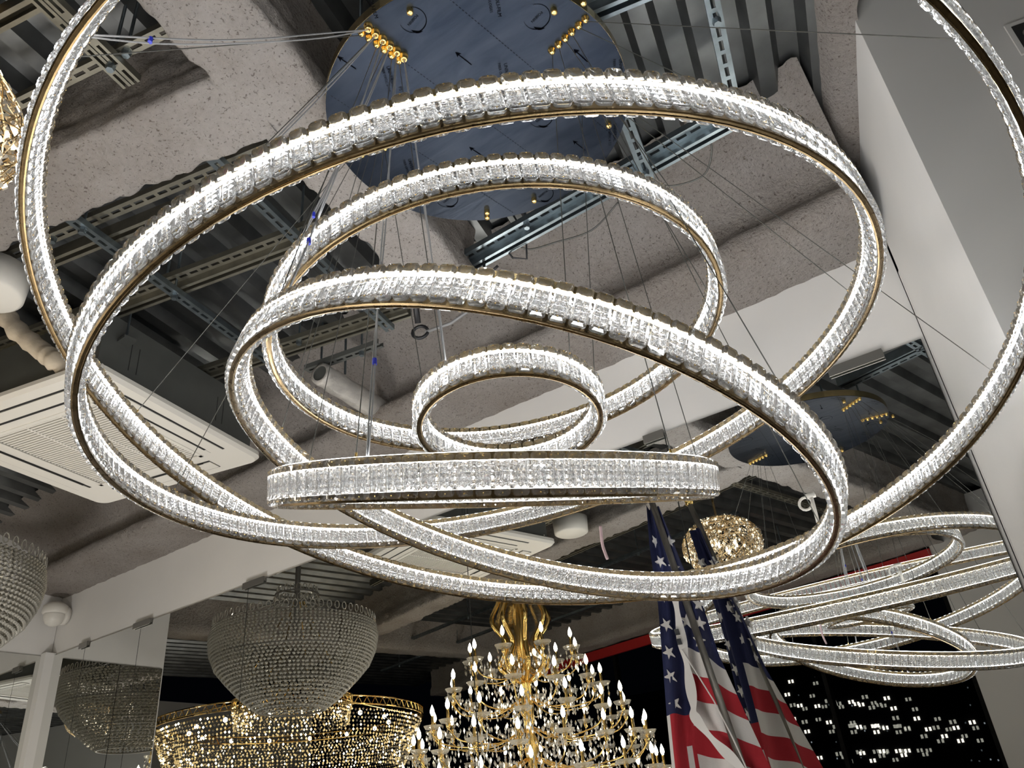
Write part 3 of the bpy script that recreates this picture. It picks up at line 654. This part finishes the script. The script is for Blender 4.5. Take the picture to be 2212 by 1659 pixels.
P = [Vector((-1.85, 2.12, 1.89))+Vector((0.030*math.cos(a), 0.015*math.cos(a), 0.030*math.sin(a))) for a in [2*PI*i/14 for i in range(15)]]
cdt.tube(P, 0.0075, M['black'], 8)
cdt.tube([(-1.83, 2.13, 1.885), (-1.72, 2.17, 1.90), (-1.60, 2.18, 1.93), (-1.5, 2.20, 2.0)], 0.007, M['cord'], 8)
tag(cdt.build('conduit', None, True), 'black conduit with a coiled loop hanging under the tilted ring', 'conduit')
lp = MB()
P = [Vector((-1.34, 1.98, 1.93))+Vector((0.05*math.cos(a), 0.02*math.sin(a), 0.075*math.sin(a))) for a in [2*PI*i/18 for i in range(16)]]; lp.tube(P, 0.006, M['black'], 6)
lp.tube([(-1.29, 1.97, 1.96), (-1.27, 2.0, 1.90), (-1.22, 2.02, 1.88), (-1.20, 2.0, 1.96), (-1.24, 1.98, 2.10)], 0.004, M['black'], 6)
tag(lp.build('cable_coil', None, True), 'coiled black cable hanging from the beam corner just below the blue canopy', 'cable')
def spline(pts, k=8):
    P = [Vector(p) for p in pts]; out = []
    for i in range(len(P)-1):
        p0, p1, p2, p3 = P[max(i-1, 0)], P[i], P[i+1], P[min(i+2, len(P)-1)]
        for j in range(k):
            t = j/k; out.append(0.5*((2*p1)+(p2-p0)*t+(2*p0-5*p1+4*p2-p3)*t*t+(3*p1-p0-3*p2+p3)*t**3))
    return out+[P[-1]]
m1 = MB(); m1.tube(spline([(-0.45, 2.05, 2.09), (-0.47, 2.10, 2.07), (-0.490, 2.16, 2.045), (-0.555, 2.215, 2.015), (-0.67, 2.19, 2.02), (-0.715, 2.15, 2.05), (-0.71, 2.12, 2.07)]), 0.0035, M['cable'], 6)
tag(m1.build('grey_cable', None, True), 'thin grey cable looping across the fireproofed beam right of the canopy', 'cable', 'loose cables on the fireproofed beam')
m2 = MB(); m2.tube(spline([(-0.875, 2.16, 2.045), (-1.02, 2.20, 2.02), (-1.17, 2.17, 2.025), (-1.28, 2.15, 2.04), (-1.32, 2.1, 2.06)]), 0.0035, M['cable'], 6)
tag(m2.build('grey_cable', None, True), 'thin grey cable sagging on the beam below the canopy, behind the hanging wires', 'cable', 'loose cables on the fireproofed beam')

# dome camera in the corner
dc = empty('dome_camera', (-5.70, D, 1.60), 'white dome security camera on the band above the corner mirrors', 'camera')
mb = MB(); mb.lathe([(0.0001, 0.0), (0.06, 0.0), (0.066, 0.02), (0.06, 0.035), (0.0001, 0.035)], M['white'], 24, (0, -0.0, 0), (Vector((1, 0, 0)), Vector((0, 0, 1)), Vector((0, -1, 0)))); mb.build('wall_plate', dc, True)
mb = MB(); mb.lathe([(0.0001, 0.075), (0.045, 0.07), (0.078, 0.045), (0.082, 0.0), (0.07, -0.012), (0.0001, -0.012)], M['white'], 28, (0.0, -0.085, 0.01)); mb.build('housing', dc, True)
mb = MB(); mb.lathe([(0.068, -0.004), (0.066, -0.03), (0.05, -0.062), (0.025, -0.078), (0.0001, -0.082)], M['white'], 28, (0, -0.085, 0.0)); mb.build('dome', dc, True)
# recessed square light in the grey column
vt = empty('recessed_frame', (0.43, 2.047, 1.76), 'small black recessed square fitting in the grey column at top right', 'fitting')
mb = MB(); q = (pn, Vector((0, 0, 1)), fd)
mb.box(fd*0.003, 0.085, 0.12, 0.006, M['column_paint'], q); mb.box(fd*0.0065, 0.060, 0.09, 0.002, M['dark'], q)
mb.build('frame', vt); mb = MB(); mb.lathe([(0.0001, 0.0), (0.014, 0.0), (0.018, 0.004)], M['clip'], 16, fd*0.0085, (pn, Vector((0, 0, 1)), fd)); mb.build('lens', vt)

# ================================================================== GOLD WIRE BALL LAMP (left edge and in the mirror)
bl = empty('wire_ball_lamp', (-1.843, 0.256, 1.61), 'gold wire ball lamp full of crystal chips at the left edge, near the top', 'lamp')
rng = random.Random(5); mb = MB(); A_, B_ = 0.272, 0.19
for k in range(46):
    ax_ = Vector((rng.gauss(0, 1), rng.gauss(0, 1), rng.gauss(0, 1))).normalized(); t0 = ax_.orthogonal().normalized(); t1 = ax_.cross(t0); s = rng.uniform(-0.5, 0.5); cr = math.sqrt(1-s*s)
    P = [(t0*math.cos(a)*cr+t1*math.sin(a)*cr+ax_*s) for a in [2*PI*i/26 for i in range(27)]]
    mb.tube([Vector((p.x*A_, p.y*A_, p.z*B_)) for p in P], 0.0018, M['wire_gold'], 4, False)
mb.build('wire_cage', bl)
mb = MB()
for k in range(1500):
    p = Vector((rng.gauss(0, 1), rng.gauss(0, 1), rng.gauss(0, 1))).normalized(); p = Vector((p.x*A_, p.y*A_, p.z*B_))*rng.uniform(0.93, 1.0); r = rng.uniform(0.006, 0.012)
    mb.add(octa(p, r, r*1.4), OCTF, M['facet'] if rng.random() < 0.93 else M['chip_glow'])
tag(mb.build('crystal_chips', bl), kind='stuff')
for k in range(4):
    a = k*PI/2; mb = MB(); p = Vector((0.09*math.cos(a), 0.09*math.sin(a), -0.02)); mb.lathe([(0.0001, -0.03), (0.016, -0.02), (0.018, 0.0), (0.01, 0.03), (0.0001, 0.035)], M['softbulb'], 10, p); mb.build('bulb', bl, True)
mb = MB(); mb.tube([(0, 0, B_-0.01), (0, 0, DZ-1.61)], 0.008, M['wire_gold'], 8); mb.lathe([(0.0001, DZ-1.61-0.03), (0.06, DZ-1.61-0.025), (0.065, DZ-1.61)], M['wire_gold'], 20); mb.build('stem', bl)

# ================================================================== GREY CRYSTAL BASKET CHANDELIER
bs = empty('basket_chandelier', (-4.775, 1.466, 1.50), 'grey crystal bead basket chandelier at the left edge, mirrored large below the rings', 'chandelier')
prof = [(0.585, -0.01), (0.60, -0.10), (0.585, -0.20), (0.54, -0.30), (0.47, -0.38), (0.39, -0.46), (0.31, -0.53), (0.24, -0.58)]
def pr(z):
    for (r1, z1), (r2, z2) in zip(prof[:-1], prof[1:]):
        if z2 <= z <= z1: return r1+(r2-r1)*(z-z1)/(z2-z1)
    return prof[-1][0]
mb = MB(); z = -0.02
while z > -0.58:
    r = pr(z); n = int(2*PI*r/0.030); off = rng.random()
    for i in range(n):
        a = 2*PI*(i+off)/n; mb.add(octa((r*math.cos(a), r*math.sin(a), z), 0.0140, 0.0120), OCTF, M['smoke']); r2 = r-0.06
        if i % 2 == 0: mb.add(octa((r2*math.cos(a), r2*math.sin(a), z+0.01), 0.016, 0.012), OCTF, M['smoke'])
    z -= 0.0215
tag(mb.build('bead_rows', bs), kind='stuff')
mb = MB()
for zz in (0.0, -0.22, -0.42, -0.58): mb.lathe([(pr(zz-0.001)-0.02, zz), (pr(zz-0.001)-0.012, zz), (pr(zz-0.001)-0.012, zz-0.012), (pr(zz-0.001)-0.02, zz-0.012)], M['clip'], 48, closed=True)
mb.build('frame', bs)
mb = MB()
for R_, z0, n in ((0.585, 0.0, 62), (0.17, 0.16, 22), (0.15, 0.24, 20)):
    for i in range(n):
        a = 2*PI*i/n; o = Vector((R_*math.cos(a), R_*math.sin(a), z0+0.022)); d = Vector((-math.sin(a), math.cos(a), 0))
        mb.tube([o+d*(0.017*math.cos(b))+Vector((0, 0, 0.026*math.sin(b))) for b in [2*PI*j/10 for j in range(11)]], 0.004, M['smoke'], 4, False)
tag(mb.build('crystal_loops', bs), kind='stuff')
mb = MB(); mb.tube([(0, 0, -0.05), (0, 0, DZ-1.50)], 0.02, M['clip'], 10)
for zz in (0.15, 0.23): mb.lathe([(0.155, zz), (0.165, zz), (0.165, zz+0.01), (0.155, zz+0.01)], M['clip'], 32, closed=True)
for i in range(8):
    a = 2*PI*i/8; mb.tube([(0.16*math.cos(a), 0.16*math.sin(a), 0.16), (0.58*math.cos(a), 0.58*math.sin(a), 0.0)], 0.005, M['clip'], 5)
mb.build('stem', bs)

# ================================================================== GOLD TIERED RING CHANDELIER (in the mirror)
gr = empty('tiered_gold_chandelier', (-6.0, 0.436, 1.02), 'wide tiered gold ring chandelier of lit crystal beads, mirrored below the grey basket', 'chandelier')
def lattice(R_, z0, h, n, name):
    mb = MB()
    for zz in (z0, z0+h): mb.lathe([(R_-0.008, zz), (R_+0.008, zz), (R_+0.008, zz+0.008), (R_-0.008, zz+0.008)], M['bright_gold'], 64, closed=True)
    for i in range(n):
        a0, a1, a2 = [2*PI*(i+k)/n for k in (0, 0.5, 1)]
        mb.tube([(R_*math.cos(a0), R_*math.sin(a0), z0), (R_*math.cos(a1), R_*math.sin(a1), z0+h), (R_*math.cos(a2), R_*math.sin(a2), z0)], 0.0045, M['bright_gold'], 4, False)
    mb.build(name, gr)
lattice(1.15, 0.0, 0.06, 90, 'lower_rim'); lattice(0.52, 0.16, 0.06, 44, 'upper_rim')
def beadband(prof_, sp, mats, name):
    mb = MB()
    for (R_, zz) in prof_:
        n = int(2*PI*R_/sp); off = rng.random()
        for i in range(n):
            a = 2*PI*(i+off)/n; u = rng.random(); m_ = mats[0] if u < 0.50 else (mats[1] if u < 0.90 else mats[2])
            mb.add(octa((R_*math.cos(a), R_*math.sin(a), zz+rng.uniform(-0.004, 0.004)), 0.011), OCTF, m_)
    tag(mb.build(name, gr), kind='stuff')
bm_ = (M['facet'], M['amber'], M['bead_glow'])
beadband([(1.13-0.012*k, -0.03-0.028*k) for k in range(14)], 0.034, bm_, 'lower_beads')
beadband([(0.51-0.004*k, 0.14-0.028*k) for k in range(6)], 0.034, bm_, 'upper_beads')
mb = MB()
for i in range(6):
    a = 2*PI*i/6; mb.tube([(1.15*math.cos(a), 1.15*math.sin(a), 0.06), (0.5*math.cos(a), 0.5*math.sin(a), 0.2), (0.05*math.cos(a), 0.05*math.sin(a), DZ-1.02)], 0.006, M['bright_gold'], 6)
mb.build('frame', gr)
for i in range(14):
    a = 2*PI*i/14; mb = MB(); mb.lathe([(0.0001, -0.02), (0.016, -0.01), (0.016, 0.01), (0.0001, 0.02)], M['bulb'], 8, (0.85*math.cos(a), 0.85*math.sin(a), -0.01)); mb.build('bulb', gr)

# ================================================================== GOLD CANDLE CHANDELIER (in the mirror)
cc = empty('candle_chandelier', (-3.80, -0.064, 0.45), 'gold candle chandelier with many lit bulbs and crystal drops, mirrored beside the flag', 'chandelier')
mb = MB(); mb.lathe([(0.0001, -0.25), (0.03, -0.22), (0.05, -0.1), (0.03, 0.0), (0.06, 0.12), (0.03, 0.25), (0.05, 0.5), (0.025, 0.7), (0.05, 0.9), (0.03, 1.2), (0.02, DZ-0.45)], M['bright_gold'], 16); mb.build('stem', cc, True)
for i in range(8):
    a = 2*PI*i/8; d = Vector((math.cos(a), math.sin(a), 0)); mb = MB()
    mb.tube(spline([d*0.05+Vector((0, 0, 0.62)), d*0.20+Vector((0, 0, 0.74)), d*0.13+Vector((0, 0, 0.92)), d*0.24+Vector((0, 0, 1.10)), d*0.17+Vector((0, 0, 1.28)), d*0.27+Vector((0, 0, 1.38)), d*0.20+Vector((0, 0, 1.42))], 6), 0.020, M['bright_gold'], 6); mb.build('scroll', cc, True)
mb = MB(); mb.lathe([(0.06, 0.62), (0.17, 0.76), (0.11, 0.92), (0.21, 1.10), (0.14, 1.28), (0.22, 1.40)], M['vase'], 16); mb.build('glass_vase', cc, True)
cup = MB(); cup.lathe([(0.008, -0.02), (0.055, -0.010), (0.070, 0.014), (0.062, 0.014), (0.012, 0.0)], M['clearglass'], 12)
stick = MB(); stick.lathe([(0.011, 0.0), (0.011, 0.085), (0.0001, 0.086)], M['bright_gold'], 8); stick.lathe([(0.0001, -0.06), (0.012, -0.05), (0.02, -0.02), (0.012, -0.002)], M['bright_gold'], 8)
blb = MB(); blb.lathe([(0.008, 0.086), (0.016, 0.105), (0.015, 0.125), (0.006, 0.15), (0.0001, 0.162)], M['bulb'], 8)
cu_, st_, bu_ = cup.build('candle_cup', cc, True), stick.build('candlestick', cc, True), blb.build('candle_bulb', cc, True)
first = True; drops = MB()
for R_, z, n in ((0.44, 0.80, 9), (0.60, 0.56, 12), (0.76, 0.33, 15), (0.90, 0.12, 18), (0.98, -0.10, 18)):
    off = rng.random()
    for i in range(n):
        a = 2*PI*(i+off)/n; d = Vector((math.cos(a), math.sin(a), 0)); p = d*R_+Vector((0, 0, z+rng.uniform(-0.03, 0.03)))
        for ob, nm in ((cu_, 'candle_cup'), (st_, 'candlestick'), (bu_, 'candle_bulb')):
            if first: ob.location = p
            else: link_copy(ob, nm, cc, Matrix.Translation(p))
        first = False
        mb = MB(); mb.tube(spline([Vector((0, 0, z-0.05))+d*0.03, d*(R_*0.4)+Vector((0, 0, z-0.16)), d*(R_*0.85)+Vector((0, 0, z-0.14)), p+Vector((0, 0, -0.05))], 4), 0.006, M['bright_gold'], 5); mb.build('arm', cc, True)
        for k in range(6):
            b = 2*PI*k/6; o = p+Vector((0.052*math.cos(b), 0.052*math.sin(b), -0.03)); drops.add(octa(o, 0.007, 0.016), OCTF, M['facet'] if k % 2 else M['clearglass']); drops.add(octa(o+Vector((0, 0, -0.045)), 0.009, 0.022), OCTF, M['clearglass'] if k % 2 else M['facet'])
        for k in range(26):
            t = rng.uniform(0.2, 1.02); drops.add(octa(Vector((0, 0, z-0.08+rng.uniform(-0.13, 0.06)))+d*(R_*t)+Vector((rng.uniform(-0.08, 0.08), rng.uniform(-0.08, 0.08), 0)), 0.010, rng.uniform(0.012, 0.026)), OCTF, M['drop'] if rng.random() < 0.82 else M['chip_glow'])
tag(drops.build('crystal_drops', cc), kind='stuff')

# ================================================================== FLAG ON A LEANING POLE IN FRONT OF THE MIRRORS
px0 = Vector((-0.8637, 2.38148, -0.36865)); pd = Vector((-0.17996, 0.08642, 0.97987)); pe = Vector((0.934, 0.36, 0)).normalized(); pw = pe.cross(pd).normalized()
if pw.y > 0: pw = -pw                                               # pw points to the camera side
def FP(a, z, o=0.0): return px0 + pd*((z-px0.z)/pd.z) + pe*a + pw*o
base = FP(0, -EYE+0.02); fl = empty('flag', base, 'stars and stripes flag hanging in folds on a leaning pole before the mirrors', 'flag')
def bl_(v): return v-base
mb = MB(); mb.tube([bl_(FP(0, -EYE+0.05)), bl_(FP(0, 1.10))], 0.0115, M['pole'], 12); mb.build('pole', fl, True)
mb = MB(); mb.lathe([(0.0001, 0), (0.16, 0), (0.16, 0.02), (0.03, 0.06), (0.02, 0.14), (0.0001, 0.14)], M['pole'], 24, (0, 0, -0.02)); mb.build('stand', fl)
mb = MB(); mb.lathe([(0.0001, -0.02), (0.014, -0.01), (0.02, 0.015), (0.012, 0.04), (0.0001, 0.06)], M['bright_gold'], 12, bl_(FP(0, 1.11))); mb.build('finial', fl, True)
def interp(tab, z):
    if z >= tab[0][1]: return tab[0][0]
    for (a1, z1), (a2, z2) in zip(tab[:-1], tab[1:]):
        if z2 <= z <= z1: return a1+(a2-a1)*(z-z1)/(z2-z1)
    (a1, z1), (a2, z2) = tab[-2], tab[-1]; return a2+(a2-a1)*(z-z2)/(z2-z1)
LT = [(-0.022, 0.998), (-0.058, 0.833), (-0.09, 0.634), (-0.124, 0.483), (-0.169, 0.289), (-0.20, 0.137), (-0.23, -0.1), (-0.22, -0.5)]
RT = [(0.020, 0.99), (0.030, 0.758), (0.050, 0.611), (0.045, 0.45), (0.063, 0.234), (0.075, 0.108), (0.10, -0.1), (0.10, -0.5)]
MT = [(-0.005, 0.97), (-0.010, 0.823), (-0.029, 0.625), (-0.05, 0.473), (-0.081, 0.333), (-0.11, 0.202), (-0.121, 0.129), (-0.12, -0.1), (-0.10, -0.5)]
def offs(s, z):      # folds: depth of the cloth towards the camera
    return 0.016*math.sin(s*9+z*3)+0.010*math.sin(s*21-z*5)-0.020
NL, NR = 14, 18; mb = MB()
def patch(nz, z0, z1, cols, zfun, colf):
    vs = []; K = len(cols)
    for i in range(nz+1):
        for j, c in enumerate(cols):
            z = z0+(z1-z0)*i/nz; z2 = zfun(z, c)
            if c <= 0: a = interp(LT, z2)*(-c)+interp(MT, z2)*(1+c); fr_ = (1+c)*0.44
            else: a = interp(MT, z2)*(1-c)+interp(RT, z2)*c; fr_ = 0.44+0.56*c
            vs.append(tuple(bl_(FP(a, z2, offs(fr_, z2)-0.004))))
    o = len(mb.v); mb.v += vs
    for i in range(nz):
        for j in range(K-1):
            mb.f.append((o+i*K+j, o+i*K+j+1, o+(i+1)*K+j+1, o+(i+1)*K+j)); mb.m.append(mb.mi(colf(z0+(z1-z0)*(i+0.5)/nz, j)))
cl = [-1+j/NL for j in range(NL+1)]; crr = [j/NR for j in range(NR+1)]
patch(60, 0.995, 0.285, cl, lambda z, c: z, lambda z, j: M['fl_blue'])
patch(50, 0.285, -0.45, cl, lambda z, c: z, lambda z, j: M['fl_white'] if j < 2 or 9 <= j < 12 and z < 0.2 else M['fl_red'])
sweep = lambda z, c: z-(0.05*c+0.035*c*c)*min(1.0, max(0.0, (0.98-z)/0.4))
patch(44, 0.995, 0.485, crr, sweep, lambda z, j: M['fl_blue'])
patch(72, 0.485, -0.451, crr, sweep, lambda z, j: M['fl_white'] if int((0.485-z)/0.078) % 2 == 0 else M['fl_red'])
mb.build('cloth', fl, True)
def star(a, z, R_, rot, frac):
    mb = MB(); V_ = []; 
    for side in (0.0, -0.0125):
        for k in range(10):
            rr = R_ if k % 2 == 0 else R_*0.40; b = PI/2+rot+PI*k/5
            V_.append(bl_(FP(a+rr*math.cos(b)*0.8, z+rr*math.sin(b), offs(frac, z)+0.0035+side)))
    mb.add(V_, [tuple(range(10)), tuple(range(19, 9, -1))]+[(k, (k+1) % 10, 10+(k+1) % 10, 10+k) for k in range(10)], M['fl_white']); mb.build('star', fl)
for a, z in [(-0.104, 0.470), (-0.122, 0.395), (-0.134, 0.315), (-0.032, 0.865), (-0.038, 0.785), (-0.062, 0.66), (-0.085, 0.56)]: star(a, z, 0.024, 0.25, 0.20)
for a, z in [(0.020, 0.546), (0.006, 0.64), (0.0, 0.75), (0.026, 0.69), (-0.018, 0.56), (0.0, 0.49), (0.014, 0.85), (0.036, 0.61), (-0.012, 0.68)]: star(a, z, 0.024, -0.3, 0.72)
mb = MB(); RB = [(-0.028, 0.66), (-0.034, 0.609), (-0.053, 0.488), (-0.064, 0.40), (-0.080, 0.30), (-0.087, 0.262), (-0.058, 0.196), (-0.015, 0.129), (0.02, 0.06)]
sp = spline([(a, z, 0) for a, z in RB], 8); V_ = []
for i, p in enumerate(sp):
    t = (sp[min(i+1, len(sp)-1)]-sp[max(i-1, 0)]).normalized(); nrm = Vector((-t.y, t.x, 0)); wd = 0.012+0.004*math.sin(i*0.5)
    for s in (-1, 1): V_.append(bl_(FP(p.x+nrm.x*wd*s, p.y+nrm.y*wd*s, 0.022+0.004*s)))
mb.add(V_, [(2*i, 2*i+1, 2*i+3, 2*i+2) for i in range(len(sp)-1)], M['ribbon']); mb.build('ribbon', fl, True)
mb = MB(); mb.tube([bl_(FP(a, z, 0.026)) for a, z in [(-0.062, 0.46), (-0.045, 0.40), (-0.018, 0.30), (0.0, 0.19), (0.012, 0.08)]], 0.0022, M['ribbon'], 5); mb.build('pull_cord', fl)
for a, z in [(-0.059, 0.516), (-0.062, 0.485)]:
    mb = MB(); mb.box(bl_(FP(a, z, 0.03)), 0.015, 0.006, 0.018, M['black'], (pe, pw, pd)); mb.build('clip', fl)

# small loose things hanging on the rings
k_ = MB(); k_.tube(spline([(-0.95, 1.78, 0.69), (-0.952, 1.78, 0.64), (-0.945, 1.782, 0.60)]), 0.004, M['tag'], 6)
tag(k_.build('plastic_strip', None, True), 'pinkish plastic strip hanging on the far side of the tilted ring', 'strip')
ck = MB(); c0 = Vector((-0.512, 2.2, 0.735))
ck.tube([c0+Vector((0.018*math.cos(a)-0.012, 0, 0.018*math.sin(a))) for a in [2*PI*i/14 for i in range(15)]], 0.004, M['white'], 6)
ck.tube([c0+Vector((0.008, 0, 0.015)), c0+Vector((0.006, 0, -0.06))], 0.005, M['white'], 8)
ck.box(c0+Vector((0.006, 0, 0.018)), 0.026, 0.014, 0.012, M['white'])
tag(ck.build('cord_connector', None, True), 'white plastic cord connector with a loop, hanging inside the tilted ring near the flag', 'connector')
# ================================================================== THE CITY AT NIGHT OUTSIDE THE WINDOWS
LIT = [(-18.74, 7.91), (-19.22, 7.11), (-18.54, 6.27), (-20.0, 6.34), (-19.22, 5.49), (-18.48, 4.58), (-18.09, 2.88), (-15.05, 5.98), (-14.73, 5.81), (-14.45, 5.71), (-12.51, 5.19), (-15.0, 4.4), (-14.03, 4.33), (-13.88, 4.31), (-13.37, 4.12), (-13.99, 3.95), (-15.26, 2.83), (-14.0, 2.79), (-13.01, 2.69), (-12.46, 2.63), (-12.75, 2.42), (-14.73, 2.32), (-10.84, 3.7), (-12.74, 5.86), (-11.31, 4.4), (-9.23, 3.56), (-8.23, 3.74), (-10.04, 3.18), (-9.22, 2.81), (-17.35, 6.06), (-16.86, 4.95)]
rng = random.Random(11)
for k, (x0, x1, zt) in enumerate([(-24.5, -17.6, 11.0), (-17.4, -12.2, 8.5), (-12.0, -6.5, 7.0), (-34.0, -25.0, 9.0)]):
    tw = empty('office_tower', ((x0+x1)/2, -57.0, -20.0), ['dark tower with single lit windows, mirrored right of the flag', 'dark tower with paired lit windows, mirrored below the rings', 'dark tower with few dim windows, mirrored beside the grey column', 'unlit dark tower mirrored behind the candle chandelier'][k], 'building')
    mb = MB(); mb.box((0, 0, (zt+20)/2), x1-x0, 4.6, zt+20, M['tower']); mb.build('facade', tw)
    for (x, z) in LIT:
        if x0 <= x < x1:
            mb = MB()
            for d in (-0.13, 0.11): mb.box((x+d-(x0+x1)/2, 2.33, z+20), 0.13, 0.04, 0.22, M['winlit'])
            mb.build('lit_window', tw)
    mb = MB()
    for i in range(9):
        mb.box((rng.uniform(x0+0.3, x1-0.3)-(x0+x1)/2, 2.32, rng.uniform(-1.0, zt-1.5)+20), 0.07, 0.03, 0.09, M['windim'])
    tag(mb.build('small_windows', tw), kind='stuff')
